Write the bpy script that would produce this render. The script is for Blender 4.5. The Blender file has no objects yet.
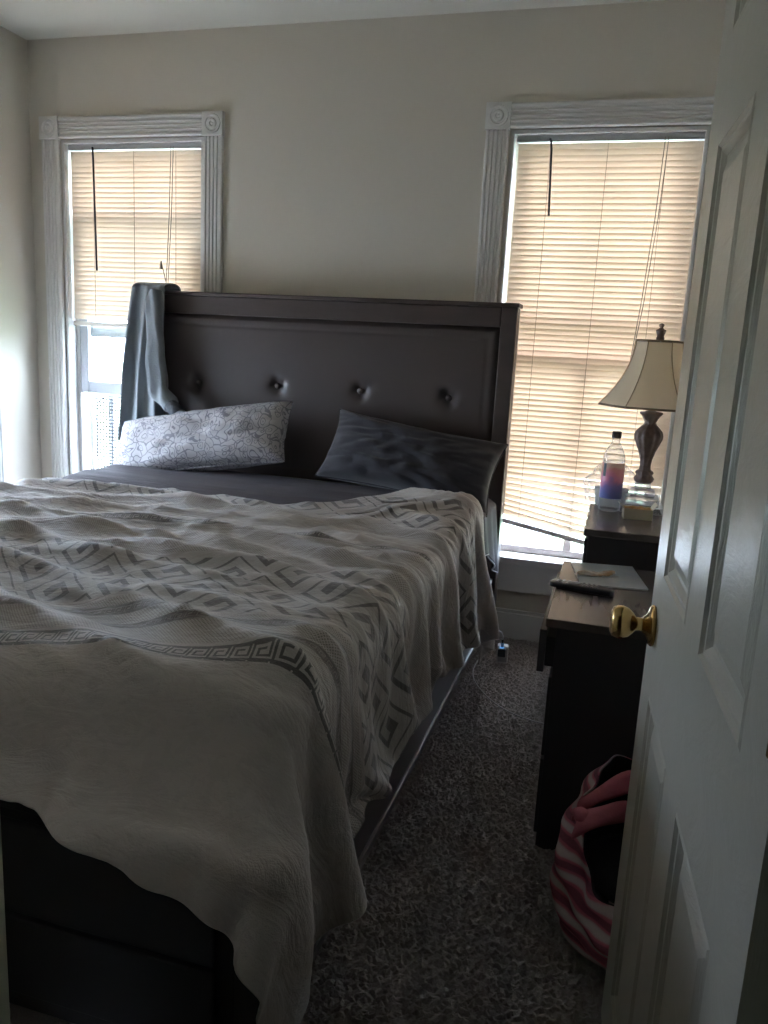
import bpy, bmesh, math, random
import numpy as np
from mathutils import Vector, Matrix, noise
PI = math.pi
S = bpy.context.scene
C = S.collection

# ------------------------------------------------------------------ camera
def make_camera():
    cx, cy, cz, yaw, pitch, roll, f = 1.8361, -3.2817, 1.1838, .2771, .2016, .0528, 801.76
    fw = Vector((-math.sin(yaw)*math.cos(pitch), math.cos(yaw)*math.cos(pitch), -math.sin(pitch)))
    r = Vector((math.cos(yaw), math.sin(yaw), 0)); u = r.cross(fw)
    r2 = r*math.cos(roll) + u*math.sin(roll); u2 = -r*math.sin(roll) + u*math.cos(roll)
    cam = bpy.data.cameras.new('camera'); o = bpy.data.objects.new('camera', cam); C.objects.link(o)
    m = Matrix((r2, u2, -fw)).transposed().to_4x4(); m.translation = (cx, cy, cz)
    o.matrix_world = m
    cam.sensor_fit = 'VERTICAL'; cam.sensor_height = 36; cam.lens = 36*f/1024
    cam.clip_start = .02
    S.camera = o
make_camera()

# ------------------------------------------------------------------ light and exposure
S.view_settings.view_transform = 'Standard'; S.view_settings.look = 'None'
S.view_settings.gamma = 1; S.view_settings.use_curve_mapping = False
S.view_settings.exposure = 1.52
try:
    S.cycles.use_denoising = True
    S.cycles.max_bounces = 10; S.cycles.diffuse_bounces = 6; S.cycles.transparent_max_bounces = 12
    S.cycles.sample_clamp_indirect = 6
except Exception: pass
w = bpy.data.worlds.new('sky'); S.world = w; w.use_nodes = True
bg = w.node_tree.nodes['Background']; bg.inputs[0].default_value = (.68, .80, 1, 1); bg.inputs[1].default_value = 20
def sun(rot, energy, col):
    l = bpy.data.lights.new('sun', 'SUN'); l.energy = energy; l.angle = .02; l.color = col
    o = bpy.data.objects.new('sun', l); C.objects.link(o); o.rotation_euler = rot
sun((math.radians(38), 0, math.radians(-15)), 1.8, (1, .93, .8))      # high sun from behind the house onto the lawn
def portal(name, loc, rot, sx, sy):
    l = bpy.data.lights.new(name, 'AREA'); l.shape = 'RECTANGLE'; l.size = sx; l.size_y = sy; l.cycles.is_portal = True
    o = bpy.data.objects.new(name, l); C.objects.link(o); o.location = loc; o.rotation_euler = rot
portal('sky_portal', (-.33, .2, 1.2), (-PI/2, 0, 0), .8, 1.8)
portal('sky_portal', (1.69, .2, 1.2), (-PI/2, 0, 0), .8, 1.8)
portal('sky_portal', (-1.05, -.72, 1.2), (0, -PI/2, 0), 1.8, .8)

# ------------------------------------------------------------------ materials
MC = {}
class N:
    def __init__(s, name):
        s.m = bpy.data.materials.new(name); s.m.use_nodes = True; s.t = s.m.node_tree
        s.b = s.t.nodes['Principled BSDF']; s.out = s.t.nodes['Material Output']
    def n(s, typ, **kw):
        x = s.t.nodes.new(typ)
        for k, v in kw.items(): setattr(x, k, v)
        return x
    def l(s, a, b): s.t.links.new(a, b)
    def set(s, sock, v):
        if hasattr(v, 'is_output') or isinstance(v, bpy.types.NodeSocket): s.l(v, sock)
        else: sock.default_value = v
    def math(s, op, a, b=0, c=0, clamp=False):
        x = s.n('ShaderNodeMath', operation=op, use_clamp=clamp)
        s.set(x.inputs[0], a); s.set(x.inputs[1], b)
        if op in ('COMPARE', 'MULTIPLY_ADD'): s.set(x.inputs[2], c)
        return x.outputs[0]
    def coord(s, kind='Object', scale=(1, 1, 1), rot=(0, 0, 0)):
        tc = s.n('ShaderNodeTexCoord'); mp = s.n('ShaderNodeMapping')
        mp.inputs['Scale'].default_value = scale; mp.inputs['Rotation'].default_value = rot
        s.l(tc.outputs[kind], mp.inputs[0]); return mp.outputs[0]
    def noise(s, co, scale, detail=3, rough=.5, dist=0):
        x = s.n('ShaderNodeTexNoise'); s.l(co, x.inputs['Vector'])
        x.inputs['Scale'].default_value = scale; x.inputs['Detail'].default_value = detail
        x.inputs['Roughness'].default_value = rough; x.inputs['Distortion'].default_value = dist
        return x.outputs[0]
    def ramp(s, fac, stops):
        x = s.n('ShaderNodeValToRGB'); s.l(fac, x.inputs[0]); e = x.color_ramp.elements
        while len(e) < len(stops): e.new(.5)
        for k, (p, c) in enumerate(stops): e[k].position = p; e[k].color = (*c, 1)
        return x.outputs[0]
    def mix(s, fac, a, b):
        x = s.n('ShaderNodeMix', data_type='RGBA'); s.set(x.inputs[0], fac)
        s.set(x.inputs[6], (*a, 1) if isinstance(a, tuple) else a); s.set(x.inputs[7], (*b, 1) if isinstance(b, tuple) else b)
        return x.outputs[2]
    def bump(s, h, strength=.3, dist=.01):
        x = s.n('ShaderNodeBump'); x.inputs['Strength'].default_value = strength; x.inputs['Distance'].default_value = dist
        s.l(h, x.inputs['Height']); s.l(x.outputs[0], s.b.inputs['Normal']); return x
def mat(name, col, rough=.5, metal=0, spec=.5, bump=None, vary=None, sheen=0, coat=0, alpha=1, kind='Object'):
    """col, plus optional bump=(scale, strength, dist, (sx,sy,sz)) and vary=(scale, other colour)"""
    if name in MC: return MC[name]
    k = N(name); b = k.b
    b.inputs['Base Color'].default_value = (*col, 1); b.inputs['Roughness'].default_value = rough
    b.inputs['Metallic'].default_value = metal; b.inputs['Specular IOR Level'].default_value = spec
    b.inputs['Sheen Weight'].default_value = sheen; b.inputs['Coat Weight'].default_value = coat; b.inputs['Alpha'].default_value = alpha
    if vary: k.l(k.ramp(k.noise(k.coord(kind, vary[2] if len(vary) > 2 else (1, 1, 1)), vary[0], 4), [(.35, col), (.65, vary[1])]), b.inputs['Base Color'])
    if bump: k.bump(k.noise(k.coord(kind, bump[3] if len(bump) > 3 else (1, 1, 1)), bump[0], 4, .6), bump[1], bump[2])
    MC[name] = k.m; return k.m

wall_m = mat('wall_paint', (.60, .56, .485), .75, bump=(60, .08, .004), vary=(1.2, (.58, .54, .465)))
ceil_m = mat('ceiling_paint', (.68, .67, .60), .8, bump=(80, .1, .004))
trim_m = mat('trim_paint', (.66, .65, .63), .6)
vinyl_m = mat('vinyl_white', (.34, .35, .37), .5)
oldwood_m = mat('weathered_sill_wood', (.50, .44, .42), .6, vary=(18, (.36, .30, .29), (1, 8, 1)))
black_wood = mat('espresso_wood', (.022, .017, .016), .42, vary=(6, (.030, .023, .021), (1, 8, 8)))
head_wood = mat('headboard_wood', (.068, .051, .048), .42, vary=(4, (.078, .059, .055), (1, 8, 8)), bump=(20, .1, .002, (1, 9, 9)))
leather_m = mat('headboard_vinyl', (.080, .063, .061), .42, bump=(220, .12, .002), vary=(2, (.071, .057, .055)))
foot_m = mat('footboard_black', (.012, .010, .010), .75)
brass_m = mat('brass', (.62, .42, .18), .18, 1)
steel_m = mat('grey_metal', (.4, .4, .42), .35, 1)
black_pl = mat('black_plastic', (.02, .02, .024), .4)
white_pl = mat('white_plastic', (.72, .72, .72), .35)
door_k = None
def door_mat():
    k = N('door_paint'); b = k.b
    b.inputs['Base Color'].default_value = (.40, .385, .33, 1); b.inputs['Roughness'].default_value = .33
    co = k.coord('Object', (1, 26, 2.2)); h = k.noise(co, 7, 5, .65, 1.2)
    k.bump(h, .45, .004); return k.m
door_m = door_mat()
def carpet_mat():
    k = N('carpet'); co = k.coord('Object')
    a = k.noise(co, 170, 3, .7); c = k.noise(co, 4, 2)
    col = k.mix(a, (.21, .185, .18), (.48, .44, .43)); 
    col2 = k.mix(c, (.75, .75, .75), (1, 1, 1)); x = k.n('ShaderNodeMix', data_type='RGBA', blend_type='MULTIPLY'); x.inputs[0].default_value = .6
    k.l(col, x.inputs[6]); k.l(col2, x.inputs[7]); k.l(x.outputs[2], k.b.inputs['Base Color'])
    k.b.inputs['Roughness'].default_value = 1; k.b.inputs['Sheen Weight'].default_value = .25
    k.bump(k.noise(co, 260, 3, .8), .8, .01); return k.m
carpet_m = carpet_mat()
def blind_mat():
    k = N('blind_vinyl'); k.t.nodes.remove(k.b)
    d = k.n('ShaderNodeBsdfDiffuse'); d.inputs[0].default_value = (.78, .70, .58, 1)
    t = k.n('ShaderNodeBsdfTranslucent'); t.inputs[0].default_value = (.88, .56, .36, 1)
    g = k.n('ShaderNodeBsdfGlossy'); g.inputs[1].default_value = .4
    m = k.n('ShaderNodeMixShader'); m.inputs[0].default_value = .070; k.l(d.outputs[0], m.inputs[1]); k.l(t.outputs[0], m.inputs[2])
    m2 = k.n('ShaderNodeMixShader'); m2.inputs[0].default_value = .04; k.l(m.outputs[0], m2.inputs[1]); k.l(g.outputs[0], m2.inputs[2])
    k.l(m2.outputs[0], k.out.inputs[0]); return k.m
blind_m = blind_mat()
def clear_mat(name, tint, gl=.08, r=.02, diffuse=0):
    k = N(name); k.t.nodes.remove(k.b)
    t = k.n('ShaderNodeBsdfTransparent'); t.inputs[0].default_value = (*tint, 1)
    g = k.n('ShaderNodeBsdfGlossy'); g.inputs[1].default_value = r
    m = k.n('ShaderNodeMixShader'); m.inputs[0].default_value = gl; k.l(t.outputs[0], m.inputs[1]); k.l(g.outputs[0], m.inputs[2])
    last = m
    if diffuse:
        d = k.n('ShaderNodeBsdfDiffuse'); d.inputs[0].default_value = (.85, .85, .87, 1); tl = k.n('ShaderNodeBsdfTranslucent'); tl.inputs[0].default_value = (.85, .85, .87, 1)
        ad = k.n('ShaderNodeMixShader'); ad.inputs[0].default_value = .5; k.l(d.outputs[0], ad.inputs[1]); k.l(tl.outputs[0], ad.inputs[2])
        lw = k.n('ShaderNodeLayerWeight'); lw.inputs[0].default_value = .35
        last = k.n('ShaderNodeMixShader'); k.l(k.math('MULTIPLY_ADD', lw.outputs[1], diffuse*1.6, diffuse*.5, clamp=True), last.inputs[0]); k.l(m.outputs[0], last.inputs[1]); k.l(ad.outputs[0], last.inputs[2])
    k.l(last.outputs[0], k.out.inputs[0]); return k.m
glass_m = clear_mat('window_glass', (.96, .98, .98), .04)
petplastic_m = clear_mat('clear_plastic', (.94, .96, .97), .04, .05, .22)
bag_film_m = clear_mat('plastic_film', (.97, .97, .98), .03, .2, .25)

def key(k, u, v, pu, pv, t):
    """greek key drawn in a pu x pv cell; returns 0/1"""
    x = k.math('FRACT', k.math('DIVIDE', u, pu)); y = k.math('FRACT', k.math('DIVIDE', v, pv)); acc = None
    for (x0, x1, y0, y1) in ((.08, .08, .05, .93), (.08, .88, .93, .93), (.88, .88, .28, .93), (.34, .88, .28, .28), (.34, .34, .28, .66), (.34, .62, .66, .66), (.0, .08, .05, .05), (.08, 1., .05, .05)):
        a = k.math('COMPARE', x, (x0+x1)/2, (x1-x0)/2 + t); b = k.math('COMPARE', y, (y0+y1)/2, (y1-y0)/2 + t)
        c = k.math('MULTIPLY', a, b); acc = c if acc is None else k.math('MAXIMUM', acc, c)
    return acc
def comforter_mat():
    k = N('comforter_fabric'); uvn = k.n('ShaderNodeUVMap'); sp = k.n('ShaderNodeSeparateXYZ'); k.l(uvn.outputs[0], sp.inputs[0])
    u, v = sp.outputs[0], sp.outputs[1]
    band = lambda a, b: k.math('COMPARE', v, (a+b)/2, (b-a)/2)
    light, mid, dark, dk2 = (.44, .395, .37), (.31, .28, .26), (.18, .16, .15), (.10, .09, .088)
    uv = uvn.outputs[0]
    dam = k.n('ShaderNodeTexVoronoi', feature='SMOOTH_F1'); k.l(uv, dam.inputs['Vector']); dam.inputs['Scale'].default_value = 13
    dn = k.noise(uv, 22, 2, .5, 1.5)
    base = k.mix(k.math('MULTIPLY', k.math('GREATER_THAN', dn, .52), .16), light, mid)
    # fine dotted weave
    du = k.math('SINE', k.math('MULTIPLY', u, 1000)); dv = k.math('SINE', k.math('MULTIPLY', v, 1000))
    dots = k.math('GREATER_THAN', k.math('MULTIPLY', du, dv), .25)
    dotc = k.mix(k.math('MULTIPLY', dots, .8), light, dark)
    w_ = k.math('MAXIMUM', band(.045, .22), k.math('MAXIMUM', band(.62, .92), band(1.12, 1.22)))
    col = k.mix(w_, base, dotc)
    # large diagonal key bands
    ru = k.math('MULTIPLY', k.math('ADD', u, v), .7071); rv = k.math('MULTIPLY', k.math('SUBTRACT', u, v), .7071)
    big = key(k, ru, rv, .125, .125, .085)
    bigc = k.mix(big, (.165, .150, .147), (.42, .385, .365))
    wb = k.math('MAXIMUM', band(.23, .60), band(1.27, 1.53))
    col = k.mix(wb, col, bigc)
    # narrow key borders
    kb = key(k, u, k.math('ADD', v, 10), .058, 10.0, .06)
    def border(col, a, b, ground, line, pu=.058, t=.065):
        vv = k.math('DIVIDE', k.math('SUBTRACT', v, a), b-a)
        kk = key(k, u, vv, pu, 1.0, t)
        edge = k.math('MAXIMUM', k.math('COMPARE', vv, 0, .04), k.math('COMPARE', vv, 1, .04))
        kk = k.math('MAXIMUM', kk, edge)
        return k.mix(k.math('COMPARE', v, (a+b)/2, (b-a)/2 + .004), col, k.mix(kk, ground, line))
    col = border(col, .0, .032, light, dk2, .034, .06)
    col = border(col, .115, .130, mid, dark, .02, .09)
    col = border(col, .175, .195, mid, dark, .022, .09)
    col = border(col, .93, .95, light, dark, .03, .09)
    k.l(col, k.b.inputs['Base Color']); k.b.inputs['Roughness'].default_value = .62; k.b.inputs['Sheen Weight'].default_value = .35
    k.b.inputs['Specular IOR Level'].default_value = .35
    mp = k.n('ShaderNodeMapping'); mp.inputs['Scale'].default_value = (6, 15, 1); mp.inputs['Rotation'].default_value = (0, 0, .15); k.l(uv, mp.inputs[0])
    rd = k.math('ABSOLUTE', k.math('SUBTRACT', k.noise(mp.outputs[0], 1, 4, .55, 1.2), .5))
    h = k.math('ADD', k.math('SUBTRACT', k.math('MULTIPLY', k.noise(uv, 26, 4, .6, .8), .7), k.math('MULTIPLY', rd, 1.6)), k.math('MULTIPLY', k.noise(uv, 500, 1), .12))
    k.bump(h, .55, .012); return k.m

# ------------------------------------------------------------------ mesh helpers
def link(name, me, m, parent=None, smooth=False):
    o = bpy.data.objects.new(name, me); C.objects.link(o)
    if m is not None: me.materials.append(m)
    if smooth:
        for p in me.polygons: p.use_smooth = True
    if parent is not None: o.parent = parent
    return o
def obj(name, bm, m, parent=None, smooth=False, bevel=0, loc=None):
    me = bpy.data.meshes.new(name)
    bmesh.ops.recalc_face_normals(bm, faces=bm.faces)
    bm.to_mesh(me); bm.free()
    o = link(name, me, m, parent, smooth)
    if bevel:
        b = o.modifiers.new('bevel', 'BEVEL'); b.width = bevel; b.segments = 2; b.limit_method = 'ANGLE'; b.angle_limit = .6
    if loc: o.location = loc
    return o
def box(bm, x0, x1, y0, y1, z0, z1, M=None):
    P = [(x, y, z) for z in (z0, z1) for y in (y0, y1) for x in (x0, x1)]
    v = [bm.verts.new(M @ Vector(p) if M else p) for p in P]
    for f in ((0, 2, 3, 1), (4, 5, 7, 6), (0, 1, 5, 4), (2, 6, 7, 3), (0, 4, 6, 2), (1, 3, 7, 5)): bm.faces.new([v[i] for i in f])
def boxes(*bs, M=None):
    bm = bmesh.new()
    for b in bs: box(bm, *b, M=M)
    return bm
def tube(bm, pts, r, seg=8, cap=True):
    pts = [Vector(p) for p in pts]; n = len(pts); rings = []
    rs = r if isinstance(r, (list, tuple)) else [r]*n
    up = Vector((0, 0, 1)); prev = None
    for i, p in enumerate(pts):
        t = (pts[min(i+1, n-1)] - pts[max(i-1, 0)]).normalized()
        if prev is None:
            a = t.cross(up); a = a.normalized() if a.length > .05 else Vector((1, 0, 0))
        else: a = (prev - t*prev.dot(t)).normalized()
        prev = a; b = t.cross(a)
        rings.append([bm.verts.new(p + (a*math.cos(q) + b*math.sin(q))*rs[i]) for q in (2*PI*k/seg for k in range(seg))])
    for i in range(n-1):
        for k in range(seg): bm.faces.new((rings[i][k], rings[i][(k+1) % seg], rings[i+1][(k+1) % seg], rings[i+1][k]))
    if cap: bm.faces.new(rings[0][::-1]); bm.faces.new(rings[-1])
def lathe(bm, prof, seg=32, M=None, fn=None, cap=True):
    rings = []
    for (r, z) in prof:
        ring = []
        for k in range(seg):
            q = 2*PI*k/seg; p = Vector((r*math.cos(q), r*math.sin(q), z))
            if fn: p = fn(p, q, r, z)
            ring.append(bm.verts.new(M @ p if M else p))
        rings.append(ring)
    for i in range(len(rings)-1):
        for k in range(seg): bm.faces.new((rings[i][k], rings[i][(k+1) % seg], rings[i+1][(k+1) % seg], rings[i+1][k]))
    if cap: bm.faces.new(rings[0][::-1]); bm.faces.new(rings[-1])
def grid(fn, nu, nv, uvf=None):
    bm = bmesh.new(); V = [[bm.verts.new(fn(i/(nu-1), j/(nv-1))) for j in range(nv)] for i in range(nu)]
    uvl = bm.loops.layers.uv.new('UVMap') if uvf else None
    for i in range(nu-1):
        for j in range(nv-1):
            f = bm.faces.new((V[i][j], V[i+1][j], V[i+1][j+1], V[i][j+1]))
            if uvl:
                for lp, (a, b) in zip(f.loops, ((i, j), (i+1, j), (i+1, j+1), (i, j+1))): lp[uvl].uv = uvf(a/(nu-1), b/(nv-1))
    return bm
def tag(o, label=None, cat=None, group=None, kind=None):
    if label: o['label'] = label
    if cat: o['category'] = cat
    if group: o['group'] = group
    if kind: o['kind'] = kind
    return o
def thing(name, loc, label, cat, group=None, rz=0):
    o = bpy.data.objects.new(name, None); C.objects.link(o); o.location = loc; o.rotation_euler.z = rz; o.empty_display_size = .1
    return tag(o, label, cat, group)
def struct(name, bm, m, parent=None, **kw):
    o = obj(name, bm, m, parent, **kw)
    if parent is None: o['kind'] = 'structure'
    return o
def sm(a, b, x): t = min(max((x-a)/(b-a), 0), 1); return t*t*(3-2*t)

# ------------------------------------------------------------------ the room
XL, XR, YF, H, T = -.86, 2.26, -2.75, 2.44, .14
W1, W2 = (-.693, .018), (1.329, 2.04)          # window openings in x
ZS, ZT = .36, 2.022                            # opening bottom and top
WL = (-1.07, -.36)                             # opening in y of the added left wall window
DX0, DX1, DZ = 1.335, 1.985, 1.97              # doorway
struct('wall_back', boxes((XL-T, W1[0], 0, T, 0, H), (W1[1], W2[0], 0, T, 0, H), (W2[1], XR+T, 0, T, 0, H),
    (W1[0], W1[1], 0, T, 0, ZS), (W1[0], W1[1], 0, T, ZT, H), (W2[0], W2[1], 0, T, 0, ZS), (W2[0], W2[1], 0, T, ZT, H)), wall_m)
struct('wall_left', boxes((XL-T, XL, YF-T, WL[0], 0, H), (XL-T, XL, WL[1], 0, 0, H), (XL-T, XL, WL[0], WL[1], 0, ZS), (XL-T, XL, WL[0], WL[1], ZT, H)), wall_m)
struct('wall_right', boxes((XR, XR+T, YF-T, 0, 0, H)), wall_m)
struct('wall_front', boxes((XL, DX0-.02, YF-T, YF, 0, H), (DX1+.02, XR, YF-T, YF, 0, H), (DX0-.02, DX1+.02, YF-T, YF, DZ+.02, H)), wall_m)
struct('ceiling', boxes((XL-T, XR+T, YF-T, T, H, H+.12)), ceil_m)
# hallway the photographer stands in
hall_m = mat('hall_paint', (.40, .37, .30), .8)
struct('wall_hall', boxes((XL-T, XL, -4.4, YF-T, 0, H), (XR, XR+T, -4.4, YF-T, 0, H), (XL-T, XR+T, -4.52, -4.4, 0, H), (XL-T, XR+T, -4.4, YF-T, H, H+.12)), hall_m)
# carpet: a dense, uneven pile surface where it shows
def carpet():
    rnd = np.random.RandomState(3)
    x = np.linspace(1.1, XR, 200); y = np.linspace(YF, 0, 470)
    X, Y = np.meshgrid(x, y, indexing='ij'); Z = rnd.rand(*X.shape)**1.5*.011
    X = X + (rnd.rand(*X.shape)-.5)*.004*(X < XR-.01); Y = Y + (rnd.rand(*X.shape)-.5)*.004*(Y < -.01)*(Y > YF+.01)
    edge = (X < 1.105) | (X > XR-.004); Z[edge] = 0
    nx, ny = X.shape; V = np.stack([X, Y, Z], -1).reshape(-1, 3)
    i, j = np.meshgrid(np.arange(nx-1), np.arange(ny-1), indexing='ij'); a = (i*ny+j).ravel()
    F = np.stack([a, a+ny, a+ny+1, a+1], 1)
    n = len(V); ex = [(XL-T, -4.52, 0), (XR+T, -4.52, 0), (XR+T, YF, 0), (XL-T, YF, 0), (1.1, YF, 0), (1.1, T, 0), (XL-T, T, 0), (XR+T, T, 0), (XR+T, 0, 0), (1.1, 0, 0), (XR, YF, 0), (XR, 0, 0)]
    V = V.tolist() + ex
    F = F.tolist() + [[n, n+1, n+2, n+3], [n+3, n+4, n+5, n+6], [n+9, n+8, n+7, n+5], [n+10, n+2, n+8, n+11]]
    me = bpy.data.meshes.new('floor'); me.from_pydata(V, [], F); me.update()
    o = link('floor', me, carpet_m); o['kind'] = 'structure'
carpet()
struct('baseboard_back', boxes((XL, 1.30, -.016, 0, 0, .115), (1.30, XR, -.016, 0, 0, .115), (1.25, XR, -.011, 0, .115, .13)), trim_m, bevel=.003)
struct('baseboard_left', boxes((XL, XL+.016, YF, -.016, 0, .12)), trim_m)
struct('baseboard_right', boxes((XR-.016, XR, YF, -.016, 0, .12)), trim_m)
# door jamb and casing
struct('trim_1', boxes((DX0-.02, DX0, YF-T-.01, YF+.008, 0, DZ), (DX1, DX1+.02, YF-T-.01, YF+.008, 0, DZ), (DX0-.02, DX1+.02, YF-T-.01, YF+.008, DZ, DZ+.02),
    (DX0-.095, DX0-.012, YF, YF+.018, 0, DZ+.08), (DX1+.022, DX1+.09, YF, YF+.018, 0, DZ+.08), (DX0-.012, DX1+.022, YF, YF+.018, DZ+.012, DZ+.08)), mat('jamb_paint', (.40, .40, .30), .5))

# ------------------------------------------------------------------ windows
def fluted(bm, L, w, vertical, M, fl=4):
    """a fluted casing board of length L and width w; local x along the width, y out of the wall, z along the length"""
    prof = [(-w/2, 0), (-w/2, .014), (-w/2+.004, .018)]
    g = w-.018; s = g/fl
    for k in range(fl):
        a = -g/2 + k*s
        prof += [(a+.002, .018), (a+s*.3, .0125), (a+s*.7, .0125), (a+s-.002, .018)]
    prof += [(w/2-.004, .018), (w/2, .014), (w/2, 0)]
    A = [bm.verts.new(M @ Vector((x, -y, 0))) for x, y in prof]; B = [bm.verts.new(M @ Vector((x, -y, L))) for x, y in prof]
    for i in range(len(prof)-1): bm.faces.new((A[i], A[i+1], B[i+1], B[i]))
    bm.faces.new((A[-1], A[0], B[0], B[-1])); bm.faces.new(A); bm.faces.new(B[::-1])
def window(name, x0, x1, M, raised, rails, muntin=True):
    """local x along the wall, y into the wall (0 = room face), z up"""
    r = bpy.data.objects.new(name, None); C.objects.link(r); r.matrix_world = M; r['kind'] = 'structure'
    cw = .088
    bm = bmesh.new()
    for xc in (x0-.008-cw/2, x1+.008+cw/2): fluted(bm, ZT-.03+.03-ZS, cw, True, Matrix.Translation((xc, 0, ZS)))
    obj('side_casing', bm, trim_m, r)
    bm = bmesh.new()
    fluted(bm, (x1-x0)+.016, cw, False, Matrix.Translation((x0-.008, 0, ZT+.005+cw/2)) @ Matrix.Rotation(PI/2, 4, 'Y'))
    obj('head_casing', bm, trim_m, r)
    for xc in (x0-.008-cw/2, x1+.008+cw/2):
        bm = boxes((xc-.048, xc+.048, -.024, 0, ZT-.001, ZT+.095))
        Mr = Matrix.Translation((xc, -.0235, ZT+.047)) @ Matrix.Rotation(PI/2, 4, 'X')
        lathe(bm, [(.040, 0), (.038, .005), (.031, .005), (.027, .001), (.022, .001), (.018, .006), (.011, .006), (.007, .002), (.001, .004)], 28, Mr)
        obj('corner_block', bm, trim_m, r)
    # reveal, stops, stool and apron
    obj('jamb', boxes((x0-.006, x0+.012, .0, T, ZS, ZT), (x1-.012, x1+.006, .0, T, ZS, ZT), (x0, x1, 0, T, ZT-.014, ZT+.006),
        (x0+.012, x0+.03, .054, .112, ZS, ZT), (x1-.03, x1-.012, .054, .112, ZS, ZT)), trim_m, r, bevel=.002)
    obj('window_stool', boxes((x0-.10, x1+.10, -.035, 0, ZS-.028, ZS), (x0-.006, x1+.006, 0, .085, ZS-.028, ZS+.003)), trim_m, r, bevel=.005)
    obj('apron', boxes((x0-.08, x1+.08, -.016, 0, ZS-.15, ZS-.03)), trim_m, r, bevel=.003)
    obj('outer_sill', boxes((x0, x1, .085, T+.05, ZS-.04, ZS+.012)), oldwood_m, r)
    # sashes
    a, b = x0+.03, x1-.03; st = .045
    def sash(z0, z1, y0, y1, m, bot=.05, top=.04):
        o = obj('sash', boxes((a, a+st, y0, y1, z0, z1), (b-st, b, y0, y1, z0, z1), (a+st, b-st, y0, y1, z0, z0+bot), (a+st, b-st, y0, y1, z1-top, z1)), m, r, bevel=.003)
        if muntin: obj('muntin', boxes(((a+b)/2-.016, (a+b)/2+.016, y0+.004, y1-.004, z0+bot, z1-top)), m, o)
        obj('pane', boxes((a+st-.004, b-st+.004, (y0+y1)/2-.002, (y0+y1)/2+.002, z0+bot-.004, z1-top+.004)), glass_m, o)
    sash(rails[0], ZT-.014, .084, .108, vinyl_m)                 # upper sash
    sash(rails[1], rails[2], .056, .080, vinyl_m if raised else oldwood_m, .055 if raised else .028)
    return r
I4 = Matrix.Identity(4)
window('window_1', W1[0], W1[1], I4, True, (1.165, .90, 1.72))
window('window_2', W2[0], W2[1], I4, False, (1.29, .366, 1.195))
ML = Matrix.Translation((XL, 0, 0)) @ Matrix.Rotation(PI/2, 4, 'Z')      # local x -> +y, local y -> -x
window('window_3', WL[0], WL[1], ML, False, (1.29, .366, 1.195))  # only its casing edge is known; window added to light the room

def blind(label, x0, x1, zt, zb, M, zr=None, wand=None, wandlen=.4, cord=None, cordlen=1.2):
    r = bpy.data.objects.new('window_blind', None); C.objects.link(r)
    r.matrix_world = M @ Matrix.Translation(((x0+x1)/2, .034, zt)); tag(r, label, 'blind', 'cream window blinds')
    hw = (x1-x0)/2; Mi = None
    obj('headrail', boxes((-hw, hw, -.014, .018, -.028, -.002)), mat('headrail_grey', (.45, .46, .46), .4), r, bevel=.002)
    [obj('mounting_clip', boxes((q-.03, q+.03, -.016, .020, -.006, .004)), steel_m, r) for q in (-hw+.05, 0, hw-.05)]
    L = zt - zb; p = .0215; n = int((L-.06)/p); tilt = math.radians(84); wd = .0134
    zr = zb if zr is None else zr; bm = bmesh.new(); rnd = random.Random(5)
    for i in range(n+1):
        zz = -.045 - i*p; f = sm(n-9, n, i)
        zl, zrr = zz, zz + (zr-zb)*f*1.0
        if zr != zb: zl = zz + .0; zrr = zz - (zb-zr)*f
        jt = (rnd.random()-.5)*.05; segs = 8; rows = []
        for k in range(segs+1):
            t = k/segs; x = -hw+.004 + (2*hw-.008)*t; z0 = zl + (zrr-zl)*t
            tl = tilt + jt - (.5*f*t if zr != zb else 0)
            row = []
            for c in (-1, -.33, .33, 1):
                d = wd*c; bow = .0022*(1-c*c)
                row.append(bm.verts.new((x, -d*math.cos(tl)-bow*math.sin(tl), z0 + d*math.sin(tl) - bow*math.cos(tl)*.3)))
            rows.append(row)
        for k in range(segs):
            for c in range(3): bm.faces.new((rows[k][c], rows[k+1][c], rows[k+1][c+1], rows[k][c+1]))
    obj('slats', bm, blind_m, r, smooth=True)
    zl = zb-zt; zrr = zr-zt
    A = Vector((-hw+.003, 0, zl)); B = Vector((hw-.003, 0, zrr)); ang = math.atan2(zrr-zl, 2*hw)
    bm = boxes((-hw+.003, hw-.003, -.012, .012, -.012, .008), M=Matrix.Translation((0, 0, (zl+zrr)/2)) @ Matrix.Rotation(-ang, 4, 'Y'))
    obj('bottom_rail', bm, mat('bottom_rail_vinyl', (.66, .62, .55), .4), r, bevel=.002)
    lc = mat('ladder_cord', (.50, .42, .32), .8)
    for q in (-hw*.62, 0, hw*.62):
        bm = bmesh.new(); zz = zl + (zrr-zl)*(q+hw)/(2*hw)
        tube(bm, [(q, -.0145, -.03), (q, -.0145, zz)], .0011, 5); obj('ladder_cord', bm, lc, r)
    if wand is not None:
        bm = bmesh.new(); tube(bm, [(wand, -.022, -.02), (wand+.004, -.026, -.03), (wand+.008, -.03, -.06), (wand+.02, -.035, -wandlen)], .0045, 6)
        obj('tilt_wand', bm, mat('wand_smoke', (.05, .05, .06), .25), r)
    if cord is not None:
        bm = bmesh.new()
        tube(bm, [(cord, -.022, -.02), (cord-.005, -.028, -.3), (cord-.02, -.03, -.6), (cord-.045, -.03, -cordlen)], .0016, 5)
        tube(bm, [(cord+.012, -.022, -.02), (cord+.006, -.028, -.3), (cord-.012, -.03, -.62), (cord-.045, -.03, -cordlen)], .0016, 5)
        tube(bm, [(cord-.045, -.03, -cordlen), (cord-.046, -.03, -cordlen-.02), (cord-.046, -.03, -cordlen-.035)], [.002, .006, .007], 8)
        obj('pull_cord', bm, mat('pull_cord_grey', (.30, .27, .22), .8), r)
    return r
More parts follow.
